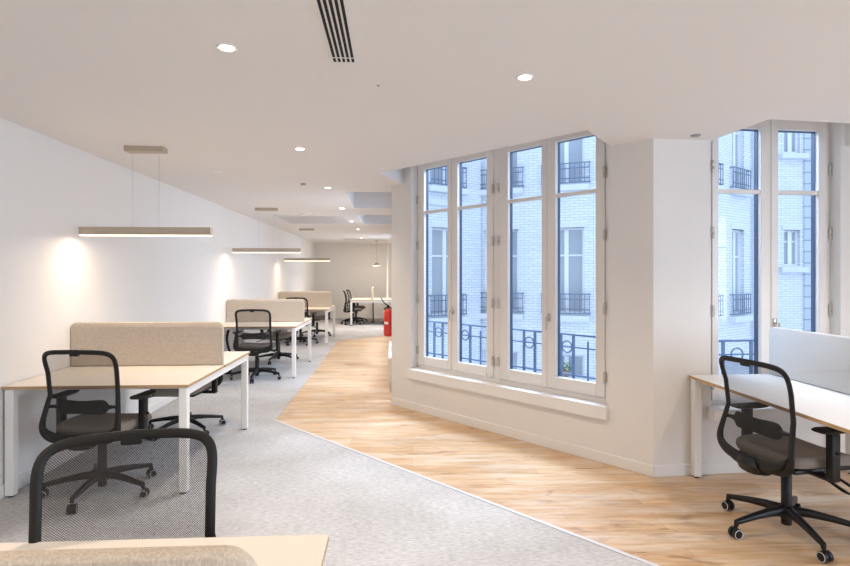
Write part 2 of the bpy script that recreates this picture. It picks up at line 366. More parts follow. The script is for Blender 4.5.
# simplify the far-right part of the window bay (out of frame)
outline = outline[:3] + [onB(2.1, .02)] + [onB(1.57, .02), (3.9, 3.60), (2.432, 3.495), onB(0.46, .02), onB(0.0, .05), onA(2.76, .02), q1, q2, onA(0.2, .02), P1] + outline[18:]
bm = bmesh.new(); vs = [bm.verts.new((x, y, ceilz(x))) for x, y in outline]; f = bm.faces.new(vs)
ext = bmesh.ops.extrude_face_region(bm, geom=[f])
for v in [g for g in ext['geom'] if isinstance(g, bmesh.types.BMVert)]: v.co.z = 2.92
bmesh.ops.triangulate(bm, faces=bm.faces[:])
cb_ = B(); cb_.bm.free(); cb_.bm = bm
tag(cb_.build('ceiling', M['ceil']), kind='structure')
tag(B().prism([(XL-.2, YB-.2), (XR+.2, YB-.2), (XR+.2, yBR+.3), (onA(LA, .28)[0], onB(0.2, .3)[1]), onA(0.1, .3), (.33, 6.7), (.33, YC1), (.65, YC1), (.65, YF+.2), (XL-.2, YF+.2)], 2.92, 3.1).build('ceiling_slab', M['ceil']), kind='structure')

# baseboards
def base(name, x0, x1, org, ang, side=-1):
    b = B(); b.box(x0, x1, -0.014, 0.0, 0, 0.085, 0.003, 1)
    tag(place(b.build(name, M['trim']), org, ang), kind='structure')
base('baseboard_window_bay', 0.0, LA+.006, P1, angA)
base('baseboard_right_front', -.002, (XR-P2[0]), P2, angB)
base('baseboard_left', 0, YF-YB, (XL, YF), -PI/2) if False else tag(B().box(XL, XL+.014, YB, YF, 0, 0.085, 0.003, 1).build('baseboard_left', M['trim']), kind='structure')
tag(B().box(XL+.014, .45, YF-.014, YF, 0, 0.085, 0.003, 1).build('baseboard_far', M['trim']), kind='structure')
tag(B().box(XC-.014, XC, YC0+.1, YC1, 0, 0.085, 0.003, 1).build('baseboard_right_middle', M['trim']), kind='structure')

# ------------------------------------------------------------------ windows
def casement(root, x0, x1, z0, z1, gx0, gx1, gz0, gz1, tz, y0, hinge_side=None, hz=(), handle=None):
    b = B(); y1 = y0+0.055
    b.box(x0, gx0, y0, y1, z0, z1, .004, 1).box(gx1, x1, y0, y1, z0, z1, .004, 1)
    b.box(gx0, gx1, y0, y1, z0, gz0).box(gx0, gx1, y0, y1, gz1, z1)
    b.box(gx0, gx1, y0+.008, y1, tz-.016, tz+.016, .003, 1)
    c = b.build('casement', M['frame'], root)
    g = B().box(gx0, gx1, y0+.030, y0+.034, gz0, gz1).build('glass_pane', M['glass'], c)
    k = B(); w_ = 0.004; gd = .012 if x0 < .45 or x1 > 1.6 or x1 < 1.47 and x0 > .85 and gz0 < .6 else .02
    k.box(gx0, gx0+w_, y0+.036, y1+gd, gz0, gz1).box(gx1-w_, gx1, y0+.036, y1+gd, gz0, gz1)
    k.box(gx0, gx1, y0+.036, y1+gd, gz1-w_, gz1)
    k.build('gasket', M['gasket'], c)
    if hinge_side is not None:
        for z in hz:
            B().lathe([(.011, -.045), (.013, -.04), (.013, -.004), (.010, 0), (.013, .004), (.013, .04), (.011, .045)], (hinge_side, y0-.008, z), 10).build('hinge', M['metal'], c, True)
    if handle is not None:
        h = B().box(handle-.014, handle+.014, y0-.012, y0, 1.085, 1.155, .004, 2)
        h.tube([(handle, y0-.01, 1.12), (handle, y0-.045, 1.12), (handle, y0-.05, 1.11), (handle+.004, y0-.05, 1.01)], [.008, .008, .009, .007], 10)
        h.build('handle', M['metal'], c, True)
    return c

def fixed_frame(root, x0, x1, z0, z1, y0, posts=(), wd=0.028):
    b = B(); y1 = y0+.085
    b.box(x0, x0+wd, y0, y1, z0, z1).box(x1-wd, x1, y0, y1, z0, z1).box(x0, x1, y0, y1, z0, z0+.035).box(x0, x1, y0, y1, z1-.02, z1)
    for a, c in posts: b.box(a, c, y0-.004, y1, z0, z1, .004, 1)
    return b.build('window_frame', M['frame'], root)

HZ = (0.66, 1.22, 1.82, 2.33)
w1 = tag(frame_obj('window_1', P1, angA), kind='structure')
fixed_frame(w1, 0.345, 2.746, 0.455, 2.76, 0.10, [(1.47, 1.535), (2.662, 2.745)])
casement(w1, 0.365, 0.888, 0.495, 2.745, 0.457, 0.829, 0.59, 2.66, 2.185, 0.09, 0.362, HZ)
casement(w1, 0.892, 1.466, 0.495, 2.745, 0.977, 1.378, 0.59, 2.66, 2.185, 0.09, 1.468, HZ, 0.915)
casement(w1, 1.538, 2.093, 0.495, 2.745, 1.649, 2.035, 0.60, 2.66, 2.19, 0.09, 1.536, HZ)
casement(w1, 2.097, 2.66, 0.495, 2.745, 2.184, 2.575, 0.60, 2.66, 2.19, 0.09, 2.664, HZ, 2.122)
B().box(0.325, 2.750, -0.045, 0.14, 0.352, 0.457, .004, 1).build('window_sill', M['trim'], w1)
w2 = tag(frame_obj('window_2', P2, angB), kind='structure')
fixed_frame(w2, 0.455, 1.548, 0.49, 2.74, 0.10, [(.470, .529)])
casement(w2, 0.534, 1.028, 0.525, 2.725, 0.588, 0.945, 0.62, 2.635, 2.145, 0.09, 0.531, HZ)
casement(w2, 1.032, 1.53, 0.525, 2.725, 1.092, 1.445, 0.62, 2.635, 2.145, 0.09, 1.535, HZ, 1.058)
B().box(0.430, 1.575, -0.085, 0.13, 0.415, 0.498, .004, 1).build('window_sill', M['trim'], w2)
def simple_window(name, org, ang, x0, x1, z0, z1, y):
    w_ = tag(frame_obj(name, org, ang), kind='structure')
    fixed_frame(w_, x0, x1, z0, z1, y); xm = (x0+x1)/2
    casement(w_, x0+.02, xm-.002, z0+.04, z1-.015, x0+.11, xm-.06, z0+.13, z1-.1, z1-.58, y-.01)
    casement(w_, xm+.002, x1-.02, z0+.04, z1-.015, xm+.06, x1-.11, z0+.13, z1-.1, z1-.58, y-.01)
    return w_
for nm, a, c in (('window_3', .45, 1.95), ('window_4', 3.2, 4.75)):
    w_ = simple_window(nm, (XC, YC0+a), -PI/2, -(c-a), 0, .46, 2.74, .1)
    B().box(-(c-a)-.02, .02, -.045, .14, .355, .46, .004, 1).build('window_sill', M['trim'], w_)
simple_window('added_window_5', (XR, YB+2.4), -PI/2, 0, 2.1, .6, 2.5, .1)  # invented unseen window, put in for the fill lamp outside it
simple_window('added_window_6', (XR, YB+4.6), -PI/2, 0, 1.9, .6, 2.5, .1)  # also invented, for the second fill lamp
simple_window('window_8', (.45, YC1+2.1), -PI/2, 0, 1.4, .46, 2.4, .08)
simple_window('window_7', P2, angB, 2.2, 3.3, .49, 2.74, .1)

# iron guard rails outside windows
def guard(name, org, ang, x0, x1, y, zt, zb, bays, label):
    r = tag(frame_obj(name, org, ang), label, 'railing')
    B().box(x0, x1, y-.016, y+.016, zt-.009, zt+.008, .003, 1).build('top_rail', M['iron'], r)
    B().box(x0, x1, y-.010, y+.010, zb-.007, zb+.007).build('bottom_rail', M['iron'], r)
    B().box(x0, x1, y-.008, y+.008, zt-.120, zt-.108).build('middle_rail', M['iron'], r)
    for kind, x in bays:
        if kind == 'p': B().box(x-.010, x+.010, y-.010, y+.010, zb-.10, zt-.012).build('post', M['iron'], r)
        if kind == 's': B().box(x-.007, x+.007, y-.007, y+.007, zb-.10, zt-.05, .002, 1).build('short_bar', M['iron'], r)
        if kind == 'o':
            B().tube([(x+.052*math.cos(a), y, zt-.115+.052*math.sin(a)) for a in [2*PI*i/28 for i in range(28)]], .007, 8, True).build('ring', M['iron'], r, True)
    return r
guard('guard_railing', P1, angA, 0.25, 2.85, .33, .957, .592, [('s', 0.36), ('p', 0.372), ('o', 0.439), ('p', 0.508), ('p', 0.788), ('o', 0.859), ('p', 0.935), ('s', 1.082), ('s', 1.504), ('p', 1.653), ('o', 1.717), ('p', 1.785), ('p', 2.078), ('o', 2.142), ('p', 2.21), ('s', 2.358), ('p', 2.7)],
      'blue-grey wrought iron guard railing with rings outside the four-leaf window')
guard('guard_railing', P2, angB, 0.36, 1.66, .33, .957, .592, [('p', 0.793), ('o', 0.917), ('p', 1.043), ('s', 1.2), ('p', 1.36), ('o', 1.46), ('p', 1.56)],
      'blue-grey wrought iron guard railing outside the window behind the right-hand desk')

# ------------------------------------------------------------------ courtyard buildings
def facade_window(par, wing, x0, x1, z0, z1, blind=False, rail=None, sill=True):
    fr = B(); y0, y1 = .10, .17; wd = .055
    fr.box(x0, x0+wd, y0, y1, z0, z1).box(x1-wd, x1, y0, y1, z0, z1).box(x0+wd, x1-wd, y0, y1, z0, z0+wd).box(x0+wd, x1-wd, y0, y1, z1-wd, z1)
    xm = (x0+x1)/2; fr.box(xm-.05, xm+.05, y0-.01, y1, z0+wd, z1-wd)
    zt = z0 + (z1-z0)*.68; fr.box(x0+wd, x1-wd, y0+.01, y1, zt-.02, zt+.02)
    f = fr.build('window', M['pvc'], wing)
    B().box(x0+wd, x1-wd, y1-.03, y1-.015, z0+wd, z1-wd).build('pane', M['blind' if blind else 'pane2'], f)
    B().box(x0-.05, x1+.05, -.02, .10, z1, z1+.12).build('lintel', M['stone'], f)
    if sill: B().box(x0-.14, x1+.14, -.16, .10, z0-.17, z0-.03, .01, 1).build('sill', M['stone'], f)
    if rail:
        rb = B(); ra, rc, hb = rail; zb = z0+.02; zr = z0+hb
        for zz in (zb, zb+.10, zr-.12, zr): rb.box(ra, rc, -.10, -.075, zz-.012, zz+.012)
        for xx in (ra, rc): rb.box(xx-.012, xx+.012, -.10, .05, zr-.012, zr+.012).box(xx-.012, xx+.012, -.10, .05, zb-.012, zb+.012)
        n = max(4, int((rc-ra)/.11))
        for i in range(n+1):
            xx = ra+(rc-ra)*i/n; rb.box(xx-.007, xx+.007, -.095, -.08, zb, zr)
        rb.build('balcony_railing', M['iron2'], f)
    return f
def wing(root, org, ang, L, holes, z0=-5.5, z1=10.5, name='wall', m='brick'):
    b = B(); grid_wall(b, 0, L, 0, .35, z0, z1, [h[:4] for h in holes]); o = b.build(name, M[m], root)
    o.location = (org[0], org[1], 0); o.rotation_euler = (0, 0, ang); return o
def span(a, b_): return math.dist(a, b_), math.atan2(b_[1]-a[1], b_[0]-a[0])
camT = math.atan(32/FPX); cc, ss = math.cos(camT), math.sin(camT)
def along(a, b_, px):          # metres from a towards b_ where the sight line of column px meets
    r = (px-425)/FPX; rx, ry = r*cc+ss, cc-r*ss
    dx, dy = b_[0]-a[0], b_[1]-a[1]; L = math.hypot(dx, dy); dx /= L; dy /= L
    det = dx*(-ry)+dy*rx
    return (a[0]*ry - a[1]*rx)/det if abs(det) > 1e-9 else 0

b1 = empty('courtyard_building', (0, 0, 0)); tag(b1, 'white brick courtyard building with small iron balconies seen through the windows', 'building')
F1a, F1b = (.62, 13.0), (1.98, 13.95); F2a, F2b = (1.98, 14.35), (6.4, 12.05)
L1, g1 = span(F1a, F1b); L2, g2 = span(F2a, F2b)
hs = []
def addh(a, b_, px0, px1, zs):
    t0, t1 = along(a, b_, px0), along(a, b_, px1)
    for z0, z1 in zs: hs.append((t0, t1, z0, z1))
FL = [(-2.78, -1.05), (0.50, 2.62), (3.62, 5.74), (6.72, 8.6)]
FL2 = [(-3.05, -.42), (0.55, 2.62), (3.66, 5.85), (6.8, 8.7)]
hs = []; addh(F1a, F1b, 432, 461, FL); h1 = hs
o1 = wing(b1, F1a, g1, L1+.3, h1)
for i, h in enumerate(h1): facade_window(b1, o1, *h, blind=(i % 3 == 1), rail=(h[0]-.1, h[1]+.1, .5) if h[2] > 0 else None)
B().box(0, L1, -.07, 0, 3.15, 3.30).build('cornice', M['stone'], o1)
hs = []; addh(F2a, F2b, 484, 518, FL2); addh(F2a, F2b, 548, 584, FL2); addh(F2a, F2b, 618, 640, FL2); h2 = hs
o2 = wing(b1, F2a, g2, L2, h2)
for i, h in enumerate(h2): facade_window(b1, o2, *h, blind=(i % 3 == 2), rail=(h[0]-.14, h[1]+.14, .48) if h[2] > 0 else None)
B().lathe([(.055, -5.5), (.055, 10.4)], (.12, -.09, 0), 12).build('drainpipe', M['pvc'], o2, True)
b2 = b1
F3a, F3b = (6.4, 12.05), (9.42, 14.05); F4a, F4b = (9.42, 14.35), (15.2, 14.05)
L3, g3 = span(F3a, F3b); L4, g4 = span(F4a, F4b)
hs = []; addh(F3a, F3b, 732, 744, FL); addh(F3a, F3b, 700, 716, FL); h3 = hs
o3 = wing(b2, F3a, g3, L3, h3)
for i, h in enumerate(h3): facade_window(b2, o3, *h, blind=(i % 2 == 0), rail=(h[0]-.1, h[1]+.16, .5) if h[2] > 0 else None)
hs = []; addh(F4a, F4b, 784, 800, [(-2.2, -1.0), (1.72, 2.68), (4.72, 5.9), (7.6, 8.8)]); h4 = hs
tq = along(F4a, F4b, 803.5)
o4 = wing(b2, F4a, g4, tq, h4)
for i, h in enumerate(h4): facade_window(b2, o4, *h, blind=(i % 2 == 1))
b = B(); b.box(tq, L4, -.04, .35, -5.5, 10.5); o5 = b.build('stone_band', M['quoin'], b2); o5.location = (F4a[0], F4a[1], 0); o5.rotation_euler = (0, 0, g4)
B().lathe([(.055, -5.5), (.055, 10.4)], (L3-.22, -.09, 0), 12).build('drainpipe', M['pvc'], o3, True)
flat([(.4, 6.9), (16, 3.5), (16, 14.2), (.4, 14.2)], -5.6, -5.5, 'ground_courtyard', M['concrete'])
# potted plant on a low balcony of the courtyard
t_ = along(F2a, F2b, 567); pz = FL2[0][1]-.4
pp = (F2a[0]+math.cos(g2)*t_+math.sin(g2)*.07, F2a[1]+math.sin(g2)*t_-math.cos(g2)*.07)
rt = tag(empty('potted_plant', (pp[0]+.07*math.sin(g2), pp[1]-.07*math.cos(g2), -.925)), 'small green plant on the low ledge of the white brick building', 'plant')
bx = B(); bx.box(-.55, .55, -.20, .04, -.12, -.0, .01, 1); lo = bx.build('ledge', M['stone'], o2); lo.location = (t_, -.06, -.93)
B().lathe([(.06, 0), (.085, .13), (.09, .14)], (0, 0, 0), 12).build('pot', M['terra'], rt, True)
b = B()
for i in range(70):
    a = random.uniform(0, 2*PI); el = random.uniform(.1, 1.4); rr = random.uniform(.08, .22)
    p = Vector((math.cos(a)*math.cos(el)*rr*1.1, math.sin(a)*math.cos(el)*rr*.4, .13+math.sin(el)*rr))
    d = Vector((random.uniform(-1, 1), random.uniform(-1, 1), random.uniform(-.3, 1))).normalized()*.035; e = d.cross(Vector((random.random(), 1, .3))).normalized()*.014
    v = [b.bm.verts.new(k) for k in (p-d, p+e, p+d, p-e)]; b.bm.faces.new(v)
b.build('foliage', M['green'], rt)

# ------------------------------------------------------------------ desks
def rounded_panel(b, x0, x1, y0, y1, z0, z1, r, flatb=True, n=8):
    """upright panel, outline in x-z with rounded top corners, extruded in y"""
    pts = [(x0, z0), (x1, z0)]
    pts += [(x1-r+r*math.cos(a), z1-r+r*math.sin(a)) for a in [PI/2*i/n for i in range(n+1)]]
    pts += [(x0+r-r*math.sin(a), z1-r+r*math.cos(a)) for a in [PI/2*i/n for i in range(n+1)]]
    e = .006; cx, cz = (x0+x1)/2, (z0+z1)/2
    def ring(y, k): return [(cx+(p[0]-cx)*(1-k/(x1-x0)*2), y, cz+(p[1]-cz)*(1-k/(z1-z0)*2)) for p in pts]
    return b.loft([ring(y0, e), ring(y0+e, 0), ring(y1-e, 0), ring(y1, e)])

def desk(name, W, D, label, loc, rz, top='lam', felt='felt', screen=(-.005, None), wave=True):
    """bench desk: local x 0..W, y 0..D (two tops back to back), divider at D/2"""
    r = tag(empty(name, loc, rz), label, 'desk')
    for k in (0, 1):
        y0, y1 = (0, D/2-.012) if k == 0 else (D/2+.012, D)
        b = B(); b.box(0, W, y0, y1, .728, .75, .0015, 1)
        o = b.build('tabletop', M[top], r, mats=[M[top], M['oak']])
        for p in o.data.polygons:
            if abs(p.normal.z) < .5: p.material_index = 1
    lg = .055; ins = .012
    for x in (ins, W-ins-lg):
        for y in (ins, D-ins-lg):
            l = B().box(x, x+lg, y, y+lg, .012, .726, .003, 1).build('leg', M['deskmetal'], r)
            B().lathe([(.018, 0), (.020, .012)], (x+lg/2, y+lg/2, 0), 12).build('foot', M['black'], l)
        B().box(x, x+lg, ins+lg, D-ins-lg, .672, .726, .002, 1).build('end_rail', M['deskmetal'], r)
    for y in (.18, D-.22):
        B().box(ins+lg, W-ins-lg, y, y+.04, .688, .726).build('beam', M['deskmetal'], r)
    sc = B(); a0 = screen[0]; a1 = screen[1] or W-.008
    rounded_panel(sc, a0, a1, D/2-.0175, D/2+.0175, .752, 1.108, .05)
    s_ = sc.build('privacy_screen', M[felt], r, True)
    B().box(a0+.12, a0+.17, D/2-.011, D/2+.011, .69, .76).box(a1-.17, a1-.12, D/2-.011, D/2+.011, .69, .76).build('clamp', M['deskmetal'], s_)
    return r
d0 = desk('bench_desk', 1.22, 1.63, 'pale bench desk with beige divider in the near foreground, below the frame edge', (-1.405, 0.0, 0), 0)
d1 = desk('bench_desk', 1.22, 1.655, 'bench desk with beige felt divider nearest on the left wall, two chairs at it', (-2.612, 3.895, 0), 0)
d2 = desk('bench_desk', 1.215, 1.60, 'second bench desk along the left wall, under the second hanging light', (-2.608, 8.165, 0), 0)
d3 = desk('bench_desk', 1.215, 1.60, 'third and farthest bench desk touching the left wall', (-2.605, 12.12, 0), 0)
d4 = desk('bench_desk', 1.75, 1.28, 'bench desk standing crosswise at the far wall beside the red extinguisher', (0.02, 16.45, 0), PI/2)
d5 = desk('bench_desk', 1.60, 1.28, 'white-topped bench desk with grey divider against the right-hand window', (3.48, 2.46, 0), PI/2, top='lamw', felt='feltgrey', screen=(0.0, 1.60))
# cable spines under desks
def cable_spine(x, y, label, amp=.035):
    r = tag(empty('cable_spine', (x, y, 0)), label, 'cable guide')
    pth = [(amp*math.sin(z*9), 0, z) for z in [0.03+i*(.66/30) for i in range(31)]]
    B().tube(pth, [(.012, .022) if i % 2 else (.008, .016) for i in range(31)], 8).build('spine', M['black'], r)
    B().lathe([(.07, 0), (.07, .012), (.02, .025), (.012, .035)], (0, 0, 0), 16).build('foot', M['black'], r, True)
cable_spine(-2.47, 8.62, 'black wavy cable spine under the second desk on the left')
cable_spine(-.62, 17.6, 'black cable spine under the far crosswise desk', .003)

# ------------------------------------------------------------------ office chair
def chair_proto():
    r = empty('office_chair')
    # backrest outline, local: x right, y forward, z up
    def prof(z):        # y and half width at height z
        P = [(.36, -.215, .215), (.42, -.245, .240), (.48, -.266, .252), (.54, -.266, .252), (.62, -.246, .240), (.70, -.228, .230), (.78, -.230, .228), (.86, -.246, .232), (.94, -.270, .240), (1.02, -.298, .250), (1.08, -.320, .258)]
        i = 1
        while i < len(P)-3 and z > P[i+1][0]: i += 1
        k = (z-P[i][0])/(P[i+1][0]-P[i][0]); out = []
        for c in (1, 2):
            a0, a1_, a2_, a3 = P[i-1][c], P[i][c], P[i+1][c], P[i+2][c]
            out.append(.5*(2*a1_+(a2_-a0)*k+(2*a0-5*a1_+4*a2_-a3)*k*k+(3*a1_-a0-3*a2_+a3)*k**3))
        return out
    def surf(u, z):     # u -1..1
        y, hw = prof(z); return Vector((u*hw, y + .035*u*u, z))
    zt, zb = .992, .425
    path = []; rad = []
    def add(u, z, rr): path.append(surf(u, z)); rad.append(rr)
    n = 18
    # right side up, top arc, left side down, bottom arc (rounded corners by superellipse)
    zc = (zt+zb)/2; hz = (zt-zb)/2
    N = 88
    for i in range(N):
        a = 2*PI*i/N; ca_, sa = math.cos(a), math.sin(a); ex = .25
        u = math.copysign(abs(ca_)**ex, ca_); v = math.copysign(abs(sa)**ex, sa)
        z = zc+v*hz + (.012*(1-u*u) if v > 0 else 0)
        low = max(0, min(1, (.62-z)/.16)); low = low*low*(3-2*low)
        add(u, z, (.0155+.009*low, .011+.007*low))
    # orient section by up = y-forward
    fr = B(); fr.tube(path, [(b_, a_) for a_, b_ in rad], 10, True, up=(0, 1, 0))
    # wide moulded cup along the lower edge
    back = fr.build('back_frame', M['blacksoft'], r, True)
    cup = B(); rings = []
    for i in range(25):
        u = -0.97+1.94*i/24; k = 1-abs(u)**3
        c0 = surf(u, .43+.10*abs(u)**4); w2 = .010+.022*k
        rings.append([c0+Vector((0, -.004+.016*math.cos(t), -.004+w2*math.sin(t)*1.2)) for t in [2*PI*j/10 for j in range(10)]])
    cup.loft(rings); cup.build('lower_cup', M['blacksoft'], r, True)
    ms = B(); g = []
    for i in range(27):
        z = zb+.012+(zt-zb-.018)*i/26; row = []
        v = abs((z-zc)/hz)
        um = max(.0, 1-min(1, v)**(2/.25))**(.25/2)
        for j in range(25): row.append(surf((-1+2*j/24)*um, z))
        g.append(row)
    ms.sheet(g).build('mesh_back', M['mesh'], r, True)
    t = B(); c0 = surf(0, .992); t.box(-.03, .03, c0.y-.008, c0.y+.014, c0.z-.016, c0.z+.012, .004, 1).build('top_tab', M['black'], r)
    # lumbar pad and its arms
    lp = B(); rings = []
    for i in range(21):
        u = -.72+1.44*i/20; e = (1-(abs(u)/.735)**8)**.5; s0 = surf(u, .635); dip = 1-.10*math.cos(u*4)
        rings.append([s0+Vector((0, .022+.009*math.cos(t)*e, .048*dip*math.sin(t)*e)) for t in [2*PI*j/14 for j in range(14)]])
    lpo = lp.loft(rings).build('lumbar_pad', M['blacksoft'], r, True)
    for s in (-1, 1):
        B().tube([surf(s*.68, .635)+Vector((0, .022, 0)), surf(s*.86, .635)+Vector((0, .018, 0)), surf(s*1.0, .635)+Vector((0, .004, 0))], [.016, .011, .012], 8).build('lumbar_arm', M['black'], lpo, True)
    # spine bracket from lower cup to mechanism
    B().tube([(0, -.272, .455), (0, -.278, .42), (0, -.255, .385), (0, -.19, .372), (0, -.08, .385)], [(.05, .012), (.075, .018), (.085, .022), (.07, .022), (.06, .02)], 12, up=(1, 0, 0)).build('back_bracket', M['black'], r, True)
    B().box(-.085, .085, -.13, .13, .375, .425, .02, 3).build('tilt_mechanism', M['black'], r, True)
    # seat
    st = B(); rings = []; ns = 36
    def outl(k, z, dz=0):
        ring = []
        for j in range(ns):
            a = 2*PI*j/ns; x = math.copysign(abs(math.cos(a))**.42, math.cos(a))*.245*k; y = math.copysign(abs(math.sin(a))**.42, math.sin(a))*.235*k+.045
            f = max(0, (y-.10)/.18); ring.append(Vector((x, y, z - .022*f*f + .018*(abs(x)/.245)**2*(1 if k > .5 else 0)*dz)))
        return ring
    for k, z in ((.0, .428), (.88, .428), (.97, .436), (1.0, .455), (.985, .477), (.94, .490), (.80, .496), (.5, .492), (.2, .490), (.001, .490)):
        rings.append(outl(max(k, .001), z, 1))
    st.loft(rings, caps=True).build('seat', M['seat'], r, True)
    B().box(-.20, .20, -.15, .24, .405, .432, .012, 2).build('seat_pan', M['black'], r, True)
    # arms
    for s in (-1, 1):
        a = B(); a.box(s*.29-.022, s*.29+.022, -.028, .028, .40, .655, .008, 2)
        a.box(min(s*.14, s*.31), max(s*.14, s*.31), -.032, .032, .395, .418, .006, 1)
        ao = a.build('armrest', M['black'], r, True)
        pd = B(); rings = []
        for i in range(15):
            q = -1+2*i/14; y = .02+q*.135; w_ = .043*(1-abs(q)**6*.55)*(1-.10*q); e = (1-abs(q)**10)
            rings.append([(s*.285+w_*math.copysign(abs(math.cos(t))**.5, math.cos(t)), y, .668+(.004*q*q)+.013*math.copysign(abs(math.sin(t))**.6, math.sin(t))*max(e, .1)) for t in [2*PI*j/16 for j in range(16)]])
        pd.loft(rings).build('arm_pad', M['blacksoft'], ao, True)
        B().lathe([(.006, 0), (.008, .004), (.008, .014), (.005, .017)], (s*.312 if s > 0 else -.329, 0, .55), 10, 'x').build('button', M['black'], ao, True)
    # levers
    for y, s in ((.10, 1), (.02, 1)):
        B().tube([(s*.12, y, .405), (s*.22, y, .39), (s*.33, y+.01, .355), (s*.36, y+.012, .35)], [(.005, .007), (.005, .009), (.006, .018), (.003, .012)], 8, up=(0, 0, 1)).build('lever', M['black'], r, True)
    # gas column
    B().lathe([(.026, .045), (.028, .055), (.028, .33), (.024, .335)], n=20).build('column_sleeve', M['black'], r, True)
    B().lathe([(.017, .335), (.017, .385)], n=16).build('gas_lift', M['chrome'], r, True)
    bs = B(); bs.lathe([(.035, .085), (.045, .09), (.045, .135), (.034, .15)], n=20); bo = bs.build('base_hub', M['black'], r, True)
    for i in range(5):
        a = 2*PI*i/5+.35; d = Vector((math.cos(a), math.sin(a), 0)); pr_ = []
        for k, z, wz, wy in ((.03, .125, .030, .026), (.12, .124, .025, .024), (.22, .112, .020, .021), (.31, .096, .017, .018), (.343, .090, .018, .015), (.347, .066, .012, .011)):
            pr_.append((d*k+Vector((0, 0, z)), (wz, wy)))
        B().tube([p for p, _ in pr_], [q for _, q in pr_], 10, up=(0, 0, 1)).build('base_arm', M['black'], bo, True)
        ca2 = a+random.uniform(-.9, .9) + PI/2; ax = Vector((math.cos(ca2), math.sin(ca2), 0)); ctr = d*.338+Vector((0, 0, .030)) + ax.cross(Vector((0, 0, 1)))*.012
        rot = Matrix.Translation(ctr) @ Matrix.Rotation(ca2, 4, 'Z')
        cw = B()
        for s in (-1, 1):
            x0 = s*.004; x1 = s*.026
            cw.lathe([(.012, x0), (.029, x0+s*.001), (.030, s*.012), (.029, x1), (.022, x1+s*.001)], (0, 0, 0), 18, 'x')
        cw.box(-.004, .004, -.012, .012, -.005, .034, .002, 1)
        cw.xf(rot); co = cw.build('caster', M['black'], bo, True)
        rg = B()
        for s in (-1, 1): rg.lathe([(.0225, s*.0262), (.0265, s*.0262), (.0265, s*.0278), (.0225, s*.0278), (.0225, s*.0262)], (0, 0, 0), 18, 'x')
        rg.xf(rot); rg.build('wheel_ring', M['ring'], co, True)
    return r
proto = chair_proto()
CH = [  # x, y, facing (deg, 0 = +Y, ccw), base angle, label
    (-2.0, 3.98, -6, 52, 'mesh-backed black office chair tucked under the nearest left-wall desk, its back to us'),
    (-2.00, 5.52, 174, 30, 'office chair beyond the nearest left-wall desk, mostly hidden by its beige divider'),
    (-0.73, 1.50, 195, 10, 'large mesh-backed office chair in the near foreground, cut off by the desk below it'),
    (-1.95, 8.17, 0, 55, 'mesh-backed office chair at the near side of the second left-wall desk'),
    (-1.96, 9.74, 174, 40, 'office chair at the far side of the second left-wall desk'),
    (-1.98, 12.15, -12, 15, 'office chair at the near side of the third left-wall desk, half hidden by a divider'),
    (-1.85, 13.80, 188, 50, 'office chair at the far side of the third left-wall desk'),
    (-1.20, 16.90, -82, 20, 'nearer of two office chairs on the left side of the far crosswise desk'),
    (-1.16, 17.70, -96, 60, 'farther of two office chairs on the left side of the far crosswise desk'),
    (0.00, 16.95, 92, 5, 'office chair on the right side of the far desk, behind the red extinguisher'),
    (2.29, 3.14, -80, 46, 'black office chair with taupe seat on the wood floor at the right-hand desk'),
]
for i, (x, y, a, ph, lb) in enumerate(CH):
    o = proto if i == 0 else copy_tree(proto)
    o.location = (x, y, 0); o.rotation_euler = (0, 0, math.radians(a))
    if i == 1: o.scale = (1, 1, .91)
    tag(o, lb, 'chair', 'black mesh office chairs')
    for h in kids(o):
        if i == 2 and h.name.startswith('mesh_back'): h.data = h.data.copy(); h.data.materials[0] = M['mesh_open']
        if h.name.startswith('base_hub'): h.rotation_euler = (0, 0, math.radians(ph-20-a))

# ------------------------------------------------------------------ ceiling fittings
def pendant(y, x0, x1, cx0, cx1, label, z=1.85):
    xc = (x0+x1)/2; r = tag(empty('linear_pendant', (xc, y, 0)), label, 'pendant light', 'linear pendants over the left desks')
    B().box(x0-xc, x1-xc, -.028, .028, z-.028, z+.036, .002, 1).build('lamp_body', M['pend'], r)
    B().box(x0-xc+.004, x1-xc-.004, -.024, .024, z-.036, z-.027, .002, 1).build('diffuser', M['glow'], r)
    zc = ceilz(xc)
    B().box(cx0-xc, cx1-xc, -.05, .05, zc-.042, zc+.006, .002, 1).build('canopy', M['pend'], r)
    for xx in (cx0-xc+.05, cx1-xc-.05):
        B().tube([(xx, 0, z+.03), (xx, 0, zc-.03)], .0014, 6).build('cable', M['metal'], r)
    d = bpy.data.lights.new('pendant_glow', 'AREA'); d.shape = 'RECTANGLE'; d.size = x1-x0-.02; d.size_y = .04; d.energy = 5.5; d.color = (1.0, .80, .58)
    l = bpy.data.objects.new('pendant_glow', d); C.objects.link(l); l.parent = r; l.location = (0, 0, z-.047)
pendant(4.72, -2.545, -1.495, -2.18, -1.87, 'nearest long champagne bar light hanging on two cables over the first left desk')
pendant(8.95, -2.51, -1.455, -2.16, -1.82, 'middle of the three hanging bar lights, over the second left desk', 1.875)
pendant(12.9, -2.475, -1.435, -2.13, -1.80, 'farthest of the three hanging bar lights, over the third left desk', 1.835)

